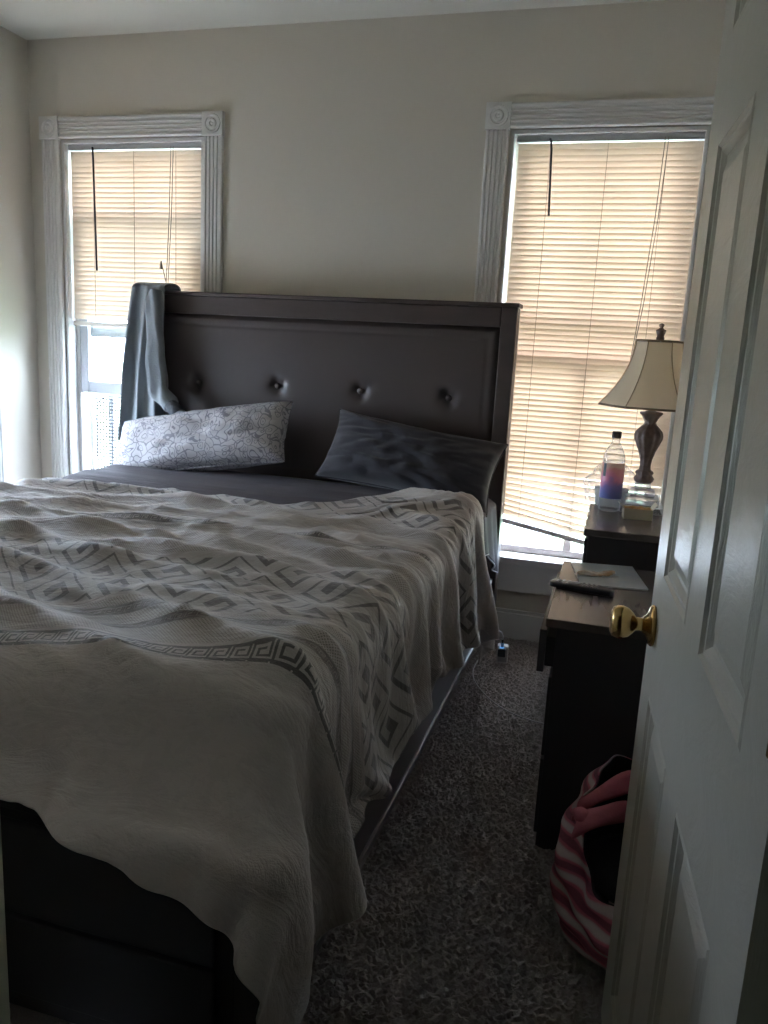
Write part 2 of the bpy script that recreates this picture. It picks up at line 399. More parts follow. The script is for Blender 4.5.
blind('cream horizontal blind half raised in the left back window, behind the headboard', W1[0]+.018, W1[1]-.016, 2.012, 1.225, I4, wand=-.205, wandlen=.55, cord=.19, cordlen=.50)
blind('cream horizontal blind in the right back window, behind the lamp, crooked at its bottom', W2[0]+.022, W2[1]-.008, 2.012, .515, I4, zr=.40, wand=-.215, wandlen=.30, cord=.20, cordlen=.95)
blind('unseen cream horizontal blind, half raised to let light in, in the added window of the left wall', WL[0]+.02, WL[1]-.02, 2.012, 1.12, ML)  # unseen blind, set half raised so more daylight reaches the room

# wire-grilled fan standing in the opening of the left window
def window_fan():
    t = thing('window_fan', (-.34, .115, ZS+.012), 'white window fan with a wire grille under the raised left sash', 'fan')
    w_, h_ = .30, .535; r = .09
    def loop(w_, h_, r, z0=0):
        P = []
        for (cx, cz, a0) in ((w_-r, h_-r, 0), (-w_+r, h_-r, 90), (-w_+r, r+z0, 180), (w_-r, r+z0, 270)):
            for k in range(7):
                a = math.radians(a0+k*15); P.append((cx+r*math.cos(a), -.012, cz+r*math.sin(a)))
        return P+[P[0]]
    bm = bmesh.new(); tube(bm, loop(w_, h_, r), .013, 8, False); obj('frame', bm, white_pl, t, smooth=True)
    bm = bmesh.new(); tube(bm, loop(w_-.025, h_-.025, r-.015, .025), .005, 6, False); obj('inner_ring', bm, white_pl, t, smooth=True)
    bm = bmesh.new()
    for k in range(-16, 17):
        x = k*.0165; bm2 = tube(bm, [(x, -.016, .03), (x, -.020, .25), (x, -.016, h_-.03)], .0028, 4)
    for k in range(1, 31):
        z = .02+k*.0165; tube(bm, [(-w_+.03, -.017, z), (0, -.022, z), (w_-.03, -.017, z)], .0028, 4)
    obj('grille', bm, mat('wire_grey', (.10, .105, .115), .4), t)
    [obj('post', boxes((q-.0125, q+.0125, -.008, .004, .01, h_-.02)), white_pl, t) for q in (-.19, .19)]
window_fan()

# ------------------------------------------------------------------ outside
grass_m = mat('lawn_grass', (.15, .19, .10), .9, vary=(.6, (.20, .24, .14)), bump=(40, .5, .05))
struct('lawn', boxes((-30, 30, .9, 60, -.75, -.6)), grass_m)
conc = mat('concrete', (.36, .35, .34), .9, vary=(1, (.42, .41, .40)))
struct('path', boxes((-4, 1.3, 1.5, 6, -.6, -.585), (-9, -1.6, -7, 1.5, -.6, -.585)), conc)  # unseen left part added so the ground there bounces less green
struct('driveway', boxes((-30, -1.2, -12, .9, -.75, -.6)), conc)
t = thing('neighbor_house', (-1, 11, -.6), 'white sided house across the lawn, glimpsed through the left window', 'house')
bm = boxes((-5, 3.2, 0, 6, 0, 5.2))
for k in range(26): box(bm, -5.02, 3.22, -.03, .0, k*.2, k*.2+.17)
obj('siding', bm, mat('white_siding', (.78, .78, .76), .7), t)
bm = bmesh.new(); v = [bm.verts.new(p) for p in ((-5.4, -.5, 5.2), (3.6, -.5, 5.2), (3.6, 6.5, 5.2), (-5.4, 6.5, 5.2), (-5.4, 3, 7.4), (3.6, 3, 7.4))]
for f in ((0, 1, 5, 4), (3, 4, 5, 2), (0, 4, 3), (1, 2, 5), (0, 3, 2, 1)): bm.faces.new([v[i] for i in f])
obj('roof', bm, mat('roof_shingle', (.2, .19, .19), .9), t)

# ------------------------------------------------------------------ door
def door():
    D0 = Vector((1.920, -1.944)); ph = math.radians(3.75)
    r = bpy.data.objects.new('door_1', None); C.objects.link(r); r['kind'] = 'structure'
    r.location = (D0.x, D0.y, .012); r.rotation_euler.z = -PI/2 + ph     # local x runs from the free edge to the hinges, local y is to the right (+x world)
    Wd, Hd, th = .76, 1.935, .035
    rects = []
    for (a, b) in ((.103, .328), (.432, .657)):
        for (z0, z1) in ((.125, .665), (.855, 1.465), (1.60, 1.83)): rects.append((a, b, z0, z1))
    def face(bm, y, s):
        xs = sorted({0, Wd} | {q for r_ in rects for q in r_[:2]}); zs = sorted({0, Hd} | {q for r_ in rects for q in r_[2:]})
        V = {(x, z): bm.verts.new((x, y, z)) for x in xs for z in zs}
        for i in range(len(xs)-1):
            for j in range(len(zs)-1):
                q = (xs[i], xs[i+1], zs[j], zs[j+1])
                ring = [V[(q[0], q[2])], V[(q[1], q[2])], V[(q[1], q[3])], V[(q[0], q[3])]]
                if q in rects:
                    for (ins, dep) in ((.004, -.0015), (.008, .003), (.013, .0035), (.021, .0095), (.026, .010), (.048, .003)):
                        nr = [bm.verts.new((x, y + s*dep, z)) for (x, z) in ((q[0]+ins, q[2]+ins), (q[1]-ins, q[2]+ins), (q[1]-ins, q[3]-ins), (q[0]+ins, q[3]-ins))]
                        for k in range(4): bm.faces.new((ring[k], ring[(k+1) % 4], nr[(k+1) % 4], nr[k]))
                        ring = nr
                bm.faces.new(ring)
        return V, xs, zs
    bm = bmesh.new()
    V0, xs, zs = face(bm, 0, 1); V1, _, _ = face(bm, th, -1)
    for i in range(len(xs)-1):
        for z in (0, Hd): bm.faces.new((V0[(xs[i], z)], V0[(xs[i+1], z)], V1[(xs[i+1], z)], V1[(xs[i], z)]))
    for j in range(len(zs)-1):
        for x in (0, Wd): bm.faces.new((V0[(x, zs[j])], V0[(x, zs[j+1])], V1[(x, zs[j+1])], V1[(x, zs[j])]))
    obj('door_slab', bm, door_m, r)
    for s, y in ((-1, 0), (1, th)):
        M = Matrix.Translation((.058, y, .765)) @ Matrix.Rotation(-s*PI/2, 4, 'X')
        bm = bmesh.new(); lathe(bm, [(.001, .0), (.032, .0), (.033, .003), (.030, .007), (.024, .009), (.017, .012), (.012, .018)], 36, M); kr = obj('knob_rosette', bm, brass_m, r, smooth=True)
        bm = bmesh.new(); lathe(bm, [(.0115, .012), (.0105, .022), (.011, .028), (.018, .033), (.024, .040), (.0268, .049), (.0265, .056), (.023, .063), (.018, .066), (.017, .0655), (.001, .0655)], 36, M); obj('door_knob', bm, brass_m, r, smooth=True)
    obj('latch_plate', boxes((-.0015, 0, .006, th-.006, .735, .795)), brass_m, r)
    for z in (.2, .95, 1.72):
        bm = bmesh.new(); tube(bm, [(Wd+.003, -.004, z-.045), (Wd+.003, -.004, z+.045)], .006, 10); obj('hinge', bm, brass_m, r)
door()

# ------------------------------------------------------------------ cloth solver (position based, on a grid)
def drape(P0, R, boxes_, steps=300, iters=3, mu=.3, bend=.15, dt=1/200., damp=.99, pin=None, hf=None, mut=.9):
    P = P0.copy(); V = np.zeros_like(P); nu, nv = P.shape[:2]; A = slice(None); cons = []
    def mk(a, b, k): cons.append((a, b, np.sqrt(((R[a]-R[b])**2).sum(-1)), k))
    for s in (0, 1):
        nI = (nu-s)//2*2; nJ = (nv-s)//2*2
        mk((slice(s, s+nI, 2), A), (slice(s+1, s+nI, 2), A), 1.); mk((A, slice(s, s+nJ, 2)), (A, slice(s+1, s+nJ, 2)), 1.)
        mk((slice(s, s+nI, 2), slice(0, -1)), (slice(s+1, s+nI, 2), slice(1, None)), .4)
        mk((slice(s, s+nI, 2), slice(1, None)), (slice(s+1, s+nI, 2), slice(0, -1)), .4)
        for n, ax in ((nu, 0), (nv, 1)):
            q = np.arange(n-3); q = q[(q % 6) < 3] if s == 0 else q[(q % 6) >= 3]
            mk((q, A) if ax == 0 else (A, q), (q+3, A) if ax == 0 else (A, q+3), bend)
    G = np.array([0, 0, -9.8*dt])
    for st in range(steps):
        V = (V+G)*damp; old = P; P = P + V*dt
        for it in range(iters):
            for a, b, L, k in cons:
                d = P[a]-P[b]; n = np.sqrt(np.einsum('...i,...i', d, d))+1e-9
                c = .5*k*(n-L)/n
                if k == bend: c = np.minimum(c, 0)
                c = c[..., None]*d; P[a] = P[a]-c; P[b] = P[b]+c
            if pin is not None: P[pin[0]] = pin[1]
        top = np.zeros(P.shape[:2], bool); hit = P[..., 2] < .012; P[..., 2] = np.maximum(P[..., 2], .012)
        for (x0, x1, y0, y1, z1, r) in boxes_:
            q = P-np.array([(x0+x1)/2, (y0+y1)/2, z1-1.0])
            if hf is not None and z1 > .5: q[..., 2] -= hf(P[..., 0], P[..., 1])
            aq = np.abs(q)-np.array([(x1-x0)/2-r, (y1-y0)/2-r, 1.0-r]); sg = np.sign(q)
            m = np.maximum(aq, 0); dl = np.sqrt((m*m).sum(-1)); ins = dl < 1e-9
            nrm = sg*m/(dl[..., None]+1e-9); ax = aq.argmax(-1)[..., None]; ni = np.zeros_like(P)
            np.put_along_axis(ni, ax, np.take_along_axis(sg, ax, -1), -1)
            nrm = np.where(ins[..., None], ni, nrm); dist = np.where(ins, aq.max(-1)-r, dl-r)
            h = dist < 0; P = P - np.where(h[..., None], dist[..., None]*nrm, 0); hit |= h; top |= h & (nrm[..., 2] > .8)
        D = P-old
        mm = np.where(top, mut, mu)*hit; D = np.stack([D[..., 0]*(1-mm), D[..., 1]*(1-mm), D[..., 2]], -1); P = old+D
        V = np.clip(D/dt, -3, 3)
    return P
def upsample(P, nu, nv):
    for ax, n in ((0, nu), (1, nv)):
        m = P.shape[ax]; t = np.linspace(0, m-1, n); i = np.minimum(t.astype(int), m-2); f = (t-i); sh = [1]*P.ndim; sh[ax] = n; f = f.reshape(sh)
        P = np.take(P, i, ax)*(1-f)+np.take(P, i+1, ax)*f
    return P
def cloth_obj(name, P, UV, m, parent=None, thick=.006, sub=1):
    nu, nv = P.shape[:2]; i, j = np.meshgrid(np.arange(nu-1), np.arange(nv-1), indexing='ij'); a = (i*nv+j).ravel()
    F = np.stack([a, a+nv, a+nv+1, a+1], 1)
    me = bpy.data.meshes.new(name); me.from_pydata(P.reshape(-1, 3).tolist(), [], F.tolist()); me.update()
    uvl = me.uv_layers.new(name='UVMap'); uvl.data.foreach_set('uv', UV.reshape(-1, 2)[F.ravel()].ravel().astype(np.float32))
    o = link(name, me, m, parent, smooth=True)
    if thick:
        s = o.modifiers.new('thick', 'SOLIDIFY'); s.thickness = thick; s.offset = 1
    if sub:
        s = o.modifiers.new('sub', 'SUBSURF'); s.levels = sub; s.render_levels = sub
    return o

# ------------------------------------------------------------------ bed
BX0, BX1, BY0 = -.205, 1.375, -2.235
def bed():
    t = thing('bed', (.59, -1.2, 0), 'dark brown bed frame with a tufted headboard against the back wall', 'bed')
    ox, oy = -.59, 1.2
    def o(name, bm, m, par=t, **kw): bmesh.ops.translate(bm, verts=bm.verts, vec=(ox, oy, 0)); return obj(name, bm, m, par, **kw)
    x0, x1 = -.24, 1.425
    # headboard frame: posts, top rail with a small overhang, lower panel
    fr = boxes((x0, x0+.062, -.125, -.045, 0, 1.36), (x1-.062, x1, -.125, -.045, 0, 1.36), (x0+.062, x1-.062, -.125, -.045, 1.285, 1.36), (x0+.062, x1-.062, -.105, -.05, .615, .66),
               (x0-.008, x1+.008, -.135, -.04, 1.36, 1.376))
    hb = o('headboard', fr, head_wood, bevel=.004)
    btn = [(-.585+.59+.05, 1.0), (.433, 1.005), (.802, 1.005), (1.175, 1.0)]
    btn = [(.056, .99), (.433, 1.003), (.802, 1.005), (1.175, 1.0)]
    px0, px1, pz0, pz1 = x0+.062, x1-.062, .66, 1.285
    def f(u, v):
        x = px0+(px1-px0)*u; z = pz0+(pz1-pz0)*v
        e = min(x-px0, px1-x, pz1-z); y = -.098 - .016*sm(0, .02, e) + .0025*math.exp(-((e-.045)/.006)**2)
        for bx_, bz in btn:
            d = math.hypot(x-bx_, z-bz); y += .022*math.exp(-(d/.030)**2)
            # small creases
            a = math.atan2(z-bz, x-bx_); y += .004*math.exp(-(d/.06)**2)*abs(math.sin(a*2+1))
        return (x, y, z)
    bm = grid(f, 200, 120); pn = o('tufted_panel', bm, leather_m, hb, smooth=True)
    o('back_panel', boxes((px0, px1, -.088, -.05, .66, 1.285)), head_wood, hb)
    for bx_, bz in btn:
        bm = bmesh.new(); lathe(bm, [(.013, 0), (.0125, .004), (.009, .008), (.001, .0095)], 20, Matrix.Translation((bx_, -.099, bz)) @ Matrix.Rotation(PI/2, 4, 'X'))
        o('tuft_button', bm, leather_m, hb, smooth=True)
    rail_m = mat('bed_rail_wood', (.035, .028, .03), .28, vary=(3, (.045, .036, .036), (8, 1, 8)))
    for s in (0, 1):
        xa, xb = (x1-.045, x1-.018) if s else (x0+.018, x0+.045)
        xo = xb if s else xa
        o('side_rail', boxes((xa, xb, -2.27, -.125, .10, .27), (x1-.062 if s else x0+.018, x1-.012 if s else x0+.062, -2.27, -.125, .27, .288),
            (xb-.002 if s else xa-.008, xb+.008 if s else xa+.002, -2.27, -.125, .10, .122)), rail_m, bevel=.003)
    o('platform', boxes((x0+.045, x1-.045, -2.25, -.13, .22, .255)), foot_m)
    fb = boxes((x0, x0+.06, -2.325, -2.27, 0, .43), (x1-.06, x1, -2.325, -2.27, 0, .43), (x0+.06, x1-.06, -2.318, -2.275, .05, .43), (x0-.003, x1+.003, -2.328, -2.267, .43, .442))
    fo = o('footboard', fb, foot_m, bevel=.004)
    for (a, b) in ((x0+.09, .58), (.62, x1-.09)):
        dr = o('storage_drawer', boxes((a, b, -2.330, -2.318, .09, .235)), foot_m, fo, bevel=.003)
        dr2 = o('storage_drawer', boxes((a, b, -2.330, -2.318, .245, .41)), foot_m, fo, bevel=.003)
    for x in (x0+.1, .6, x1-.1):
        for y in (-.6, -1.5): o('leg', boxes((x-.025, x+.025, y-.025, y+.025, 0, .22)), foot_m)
bed()
def mattress():
    bm = bmesh.new()
    prof = []
    def sq(u, v, r=.05): pass
    box(bm, BX0+.01, BX1-.01, BY0+.01, -.135, .256, .605)
    o = obj('mattress', bm, mat('mattress_cover', (.075, .075, .09), .8), bevel=.05); o.modifiers['bevel'].segments = 5
    for p in o.data.polygons: p.use_smooth = True
    tag(o, 'mattress in a dark fitted sheet, showing only at the headboard end', 'mattress')
mattress()
BOX = [(BX0, BX1+.03, BY0, .5, .622, .06), (-.25, 1.434, -2.36, .5, .30, .02), (-.25, 1.450, -2.36, -2.25, .465, .02)]

def ridges(x, y):
    """low folds lying on the bed, running across it and sagging towards the right"""
    h = 0
    yy = y + .10*np.clip(x-.2, 0, 2)**1.6 - .05*np.sin(x*2.6+.5)
    for (a, f, p, wx, wp, ax_) in ((.017, 15, .4, 1.7, .3, 1.), (.013, 26, 1.9, 2.9, 2.0, .6), (.009, 43, 4.1, 4.3, 4.0, -1.4), (.006, 63, .7, 7.0, 1.0, 2.2), (.0045, 90, 2.7, 9.0, 3.0, -2.6)):
        w_ = np.sin(yy*f*1.0+p+ax_*x*2+1.1*np.sin(x*wx+wp)+.7*np.sin(yy*5+x*3+p))
        m = .35+.65*np.clip(.5+.9*np.sin(x*wx*.8+yy*3.1+p*2), 0, 1)
        h = h + a*m*(1-np.abs(w_))**1.5*2
    return h*1.2 + .040*np.clip((y+.84)/.14, 0, 1)
def comforter():
    nu, nv = 96, 80; rnd = np.random.RandomState(11)
    UL = .40; Wt = BX1-BX0; cxr = .985; foot = .265; cy = .965
    def build(nu, nv):
        U = np.linspace(0, UL + Wt/cxr + .396, nu); F = np.linspace(0, 1, nv); U2 = np.repeat(U[:, None], nv, 1)
        x = BX0 + (U2-UL-.165*F[None, :])*cxr; q = np.clip((x-.80)/.28, 0, 1); yb = -2.15+.03*np.clip((x-1.0)/.4, 0, 1)
        yh = -.80 + .04*np.sin(x*5.0+.6) + .34*q*q*(3-2*q) + .02*np.clip((x-1.38)/.3, 0, 1)
        Lt = (yh-yb)/cy
        side = np.clip((x-BX1+.04)/.4, 0, 1)          # the hanging right side is fuller than the top
        ft = foot+.10*np.clip((x[:, :1]-.85)/.5, 0, 1); V2 = (ft + Lt*(1+.26*side))*F[None, :]
        sc = (1+.26*side)
        y = np.where(V2 < ft, yb + (V2-ft), yb + (V2-ft)*cy/sc)
        return U2, V2, x, y, V2-ft
    U2, V2, x, y, _ = build(nu, nv); z = .68 + ridges(x, y)*1.5
    side = np.clip((x-BX1+.02)/.35, 0, 1); z = z + side*.11*np.sin(y*15+2*np.sin(y*3.3)+1.0); x = x+0*y
    P = drape(np.stack([x, y, z], -1), np.stack([U2, V2], -1), BOX, steps=300, iters=4, hf=ridges)
    side = None
    U2, V2, x, y, VP = build(191, 159); P = upsample(P, 191, 159); P += rnd.normal(0, .001, P.shape)
    P = drape(P, np.stack([U2, V2], -1), BOX, steps=70, iters=5, bend=.1, hf=ridges)
    # soft upright folds in the hanging foot end and side
    w1 = np.clip((-2.27-P[..., 1])/.03, 0, 1)*np.clip((.60-P[..., 2])/.2, 0, 1)
    P[..., 1] -= w1*(.014*(1+np.sin(P[..., 0]*24+P[..., 2]*9+2*np.sin(P[..., 0]*7)))+.008*(1+np.sin(P[..., 0]*51+P[..., 2]*16)))
    w2 = np.clip((P[..., 0]-1.41)/.03, 0, 1)*np.clip((.58-P[..., 2])/.2, 0, 1)
    P[..., 0] += w2*.006*(1+np.sin(P[..., 1]*47+P[..., 2]*12+2*np.sin(P[..., 1]*9)))
    o = cloth_obj('comforter', P, np.stack([U2, VP], -1), comforter_mat(), thick=.007)
    tag(o, 'light grey comforter with greek key bands spread crookedly over the bed', 'comforter')
    return P
CP = comforter()

# ------------------------------------------------------------------ sheet under the comforter
def sheet():
    m = mat('grey_sheet_fabric', (.085, .073, .083), .8, sheen=.0, bump=(14, .35, .012, (1, 4, 4)))
    nu, nv = 110, 44; rnd = np.random.RandomState(5)
    u = np.linspace(0, .30+1.58/.985+.30, nu); v = np.linspace(0, 1, nv); U, F = np.meshgrid(u, v, indexing='ij')
    x = BX0+(U-.30)*.985; yt = -.27-.05*np.sin(x*2.1+.4)-.16*np.clip((x-.5)/.9, 0, 1)**2; V = (1.15+yt*.3)*F; y = yt-V*.955; z = .67+.02*np.clip((y+.80)/.10, 0, 1)
    for k in range(14):
        th = rnd.normal(PI/2+.1, .25); fr = rnd.uniform(10, 26)
        z = z+.006*(12/fr)*np.sin((x*np.cos(th)+y*np.sin(th))*fr+rnd.uniform(0, 6.28)+rnd.uniform(1, 3)*np.sin(x*2))
    R = np.stack([U, V], -1); P = drape(np.stack([x, y, z], -1), R, [(BX0, BX1, BY0, .5, .610, .06), (-.25, 1.432, -2.3, .5, .295, .02)], steps=150, iters=4, mu=.6, hf=lambda x, y: .040*np.clip((y+.84)/.14, 0, 1)*np.clip((-.2-y)/.08, 0, 1)+.006*np.clip(np.sin(y*38+x*2+np.sin(x*3)), 0, 1))
    o = cloth_obj('bed_sheet', P, R, m, thick=.006)
    tag(o, 'plain dark grey sheet folded out above the patterned comforter', 'sheet')
sheet()
def sheet_flap():
    m = mat('navy_sheet_fabric', (.013, .013, .022), .8, sheen=.0, bump=(16, .3, .01))
    def f(u, v):
        y = -.165 - .30*u + .05*v*math.sin(u*3); e = .05*v*math.sin(u*9+1) ; out = .022 + .045*v + .018*math.sin(u*14+v*2)*v
        L = .29*(1-.55*u)+.02*math.sin(u*7)
        if v < .25: t = v/.25; return (1.30+.088*t, y, .632-.018*t*t)
        t = (v-.25)/.75
        return (1.388+out*.45+.006*t, y+.09*t*(.5-u)-.03*t, .612-L*t+.01*math.sin(u*8)*t)
    bm = grid(f, 40, 26); o = obj('fitted_sheet', bm, m, smooth=True)
    s = o.modifiers.new('thick', 'SOLIDIFY'); s.thickness = .004; s.offset = 1
    bm = bmesh.new(); tube(bm, [Vector(f(i/30, 1.0))+Vector((.002, 0, 0)) for i in range(31)], .003, 6)
    obj('hem_seam', bm, mat('pale_seam', (.45, .47, .52), .7), o, smooth=True)
    tag(o, 'navy sheet corner with a pale hem hanging beside the right headboard post', 'sheet')
sheet_flap()

# ------------------------------------------------------------------ pillows
def pillow(name, cen, ax, up, W_, H_, T_, m, seed, label, horn=.10, pinch=None):
    ax = Vector(ax).normalized(); nn = ax.cross(Vector(up)).normalized(); up = nn.cross(ax).normalized(); cen = Vector(cen)
    n = 64; bm = bmesh.new(); layers = []
    for s in (1, -1):
        V = []
        for i in range(n+1):
            row = []
            for j in range(n+1):
                a = i/n*2-1; b = j/n*2-1
                e = max(0, 1-a**4)**.5*max(0, 1-b**4)**.5
                h = T_/2*(e**.85)*(1-.25*abs(a*b))
                # edges bow inward between the corners
                X = a*W_/2*(1-horn*(1-b*b)*.45); Y = b*H_/2*(1-horn*(1-a*a)*.9)
                p3 = Vector((a*3.0+seed, b*2.2, s*3+seed))
                wr = noise.fractal(p3*1.0, 1.0, 2.0, 2)*.010 + abs(noise.noise(Vector((a*2.2+b*2+seed, b*4-a*1.5, s))))*.013
                edge = e**.5
                row.append(bm.verts.new(cen + ax*X + up*(Y) + nn*s*(h + wr*edge + .002)) if not (s == -1 and (i in (0, n) or j in (0, n))) else layers[0][i][j])
            V.append(row)
        layers.append(V)
        for i in range(n):
            for j in range(n):
                q = (V[i][j], V[i+1][j], V[i+1][j+1], V[i][j+1])
                if len(set(q)) == 4: bm.faces.new(q if s == 1 else q[::-1])
    o = obj(name, bm, m, smooth=True)
    # piped seam around the rim
    P = [cen + ax*(a*W_/2*(1-horn*(1-b*b)*.45)) + up*(b*H_/2*(1-horn*(1-a*a)*.9)) for a, b in
         [(-1+2*k/24, -1) for k in range(24)] + [(1, -1+2*k/24) for k in range(24)] + [(1-2*k/24, 1) for k in range(24)] + [(-1, 1-2*k/24) for k in range(25)]]
    bm = bmesh.new(); tube(bm, P, .0035, 6, False); obj('seam', bm, m, o, smooth=True)
    return tag(o, label, 'pillow', 'pillows at the headboard')
def floral_mat():
    k = N('floral_fabric'); co = k.coord('Object')
    nz = k.n('ShaderNodeTexNoise'); k.l(co, nz.inputs['Vector']); nz.inputs['Scale'].default_value = 9
    vm = k.n('ShaderNodeVectorMath', operation='MULTIPLY_ADD'); k.l(nz.outputs['Color'], vm.inputs[0]); vm.inputs[1].default_value = (.12, .12, .12); k.l(co, vm.inputs[2])
    v1 = k.n('ShaderNodeTexVoronoi', feature='DISTANCE_TO_EDGE'); k.l(vm.outputs[0], v1.inputs['Vector']); v1.inputs['Scale'].default_value = 26
    v2 = k.n('ShaderNodeTexVoronoi', feature='F1'); k.l(vm.outputs[0], v2.inputs['Vector']); v2.inputs['Scale'].default_value = 26
    l1 = k.math('LESS_THAN', v1.outputs[0], .045); l2 = k.math('COMPARE', v2.outputs[0], .30, .035); l3 = k.math('LESS_THAN', v2.outputs[0], .10)
    v3 = k.n('ShaderNodeTexVoronoi', feature='F1'); k.l(vm.outputs[0], v3.inputs['Vector']); v3.inputs['Scale'].default_value = 10
    l4 = k.math('LESS_THAN', v3.outputs[0], .07)
    f = k.math('MAXIMUM', k.math('MAXIMUM', k.math('MULTIPLY', l1, .7), k.math('MULTIPLY', l2, .75)), k.math('MAXIMUM', k.math('MULTIPLY', l3, .5), k.math('MULTIPLY', l4, .9)))
    k.l(k.mix(f, (.43, .41, .42), (.10, .10, .13)), k.b.inputs['Base Color']); k.b.inputs['Roughness'].default_value = .8
    k.bump(k.noise(co, 30, 3), .25, .006); return k.m
pillow('pillow', (.190, -.325, .768), (1, .0, .185), (-.05, .60, .80), .80, .28, .17, floral_mat(), 3.1,
       'pale floral patterned pillow at the left of the headboard, below the draped hoodie')
pillow('pillow', (1.085, -.31, .765), (1, -.02, -.125), (.20, .50, .78), .69, .30, .17, mat('charcoal_pillowcase', (.024, .021, .029), .8, sheen=.3, bump=(20, .25, .008)), 8.4,
       'dark charcoal pillow leaning on the right of the headboard', horn=.16)

# ------------------------------------------------------------------ fleece draped over the headboard's left corner
def drape_fleece():
    m = mat('grey_fleece', (.20, .215, .23), .95, sheen=.25, bump=(170, .4, .004), vary=(5, (.18, .20, .215)))
    xa, xb = -.222, -.078
    def f(u, v):
        # v: 0 behind the headboard low, .35 over the top, 1 front hem
        if v < .3: t = v/.3; y, z = -.018-.004*t, .95+.43*t
        elif v < .42:
            a = (v-.3)/.12*PI; y = -.087+.065*math.cos(a); z = 1.385+.022*math.sin(a)
        else:
            t = (v-.42)/.58; L = .66+.02*u; y = -.152-.02*t; z = 1.383-L*t
        t = max(0, (v-.42)/.58); low = max(0, (v-.36)/.64)
        xl = xa-.075*low**1.1-.006*math.sin(low*5); xr = xb+.012*low+.004*math.sin(low*9)
        x = xl+(xr-xl)*u
        amp = .004+.030*min(1, low*1.6)
        fold = (math.sin(u*15.5+1.1*low+.4)*.5+.5)**1.3*amp + (math.sin(u*7+2+low*2)*.5+.5)*amp*.5
        if v > .36: y -= fold
        x += .012*low*math.sin(u*15.5+2)
        return (x, y, z)
    bm = grid(f, 90, 90); o = obj('fleece_hoodie', bm, m, smooth=True)
    s = o.modifiers.new('thick', 'SOLIDIFY'); s.thickness = .006; s.offset = 0
    # one sleeve falls to the right and ends in a ribbed cuff
    pts = [(-.105, -.160, 1.37), (-.102, -.172, 1.32), (-.098, -.182, 1.22), (-.092, -.190, 1.12), (-.082, -.200, 1.02), (-.068, -.212, .965), (-.040, -.222, .925), (.000, -.232, .895)]
    P = [Vector(p) for p in pts]; Q = []
    for i in range(len(P)-1):
        for k in range(6): Q.append(P[i].lerp(P[i+1], k/6))
    Q.append(P[-1])
    for _ in range(3): Q = [Q[0]]+[(Q[i-1]+Q[i]*2+Q[i+1])/4 for i in range(1, len(Q)-1)]+[Q[-1]]
    bm = bmesh.new(); n = len(Q); tube(bm, Q, [(.034+.012*min(1, i/24)+.003*math.sin(i*.35))*(1 if i < n-14 else 1-.30*(i-n+14)/14) for i in range(n)], 16)
    
    for v in bm.verts:
        v.co.y = -.185 + (v.co.y+.185)*.75 - .012; v.co += Vector((.35, 1, .1))*(.011*noise.noise(Vector((v.co.x*28, v.co.y*10, v.co.z*9))) + .008*math.sin(v.co.x*90+v.co.z*14))
    sl = obj('sleeve', bm, m, o, smooth=True); d = (Q[-1]-Q[-2]).normalized()
    bm = bmesh.new(); R_ = []; pr = []
    for k in range(22): pr.append(Q[-1]+d*(k*.0028-.004)); R_.append(.029+(.0018 if k % 4 < 2 else 0))
    tube(bm, pr, R_, 20); obj('cuff', bm, mat('cuff_rib', (.09, .10, .115), .9), sl, smooth=True)
    e = pr[-1]
    bm = bmesh.new(); tube(bm, [e, e+d*.03, e+Vector((.07, -.0, -.03)), e+Vector((.11, -.0, -.07))], [.028, .033, .028, .018], 16)
    obj('folded_end', bm, m, sl, smooth=True)
    tag(o, 'grey fleece hoodie hung over the left corner of the headboard', 'hoodie')
drape_fleece()

# ------------------------------------------------------------------ dresser and end table
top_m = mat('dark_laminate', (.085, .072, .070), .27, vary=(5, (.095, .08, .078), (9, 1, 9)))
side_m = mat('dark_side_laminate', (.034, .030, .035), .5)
def dresser():
    t = thing('dresser', (1.99, -1.19, 0), 'dark wooden dresser between the bed and the open door, holding the remote control', 'dresser')
    def o(name, bm, m, par=t, **kw): bmesh.ops.translate(bm, verts=bm.verts, vec=(-1.99, 1.19, 0)); return obj(name, bm, m, par, **kw)
    o('body', boxes((1.75, 2.235, -1.465, -.915, .0, .571)), side_m, bevel=.002)
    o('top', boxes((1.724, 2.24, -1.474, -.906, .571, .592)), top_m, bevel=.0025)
    for k, (z0, z1) in enumerate(((.455, .560), (.245, .445), (.04, .235))):
        x = 1.712 if k == 0 else 1.742
        d = o('drawer', boxes((x, x+.016, -1.461, -.919, z0, z1), (x+.016, 1.7505, -1.45, -.93, z0+.012, z1-.02)), side_m, bevel=.002)
def end_table():
    t = thing('end_table', (2.0, -.66, 0), 'taller dark end table in front of the right window, under the lamp', 'table')
    def o(name, bm, m, par=t, **kw): bmesh.ops.translate(bm, verts=bm.verts, vec=(-2.0, .66, 0)); return obj(name, bm, m, par, **kw)
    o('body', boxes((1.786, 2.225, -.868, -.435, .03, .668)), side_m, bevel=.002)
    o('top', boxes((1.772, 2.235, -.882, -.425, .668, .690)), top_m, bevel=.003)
    for z0, z1 in ((.36, .655), (.05, .345)):
        d = o('drawer', boxes((1.776, 1.786, -.862, -.441, z0, z1)), side_m, bevel=.002)
    for x in (1.81, 2.2):
        for y in (-.84, -.46): o('foot', boxes((x-.02, x+.02, y-.02, y+.02, 0, .03)), side_m)
dresser(); end_table()

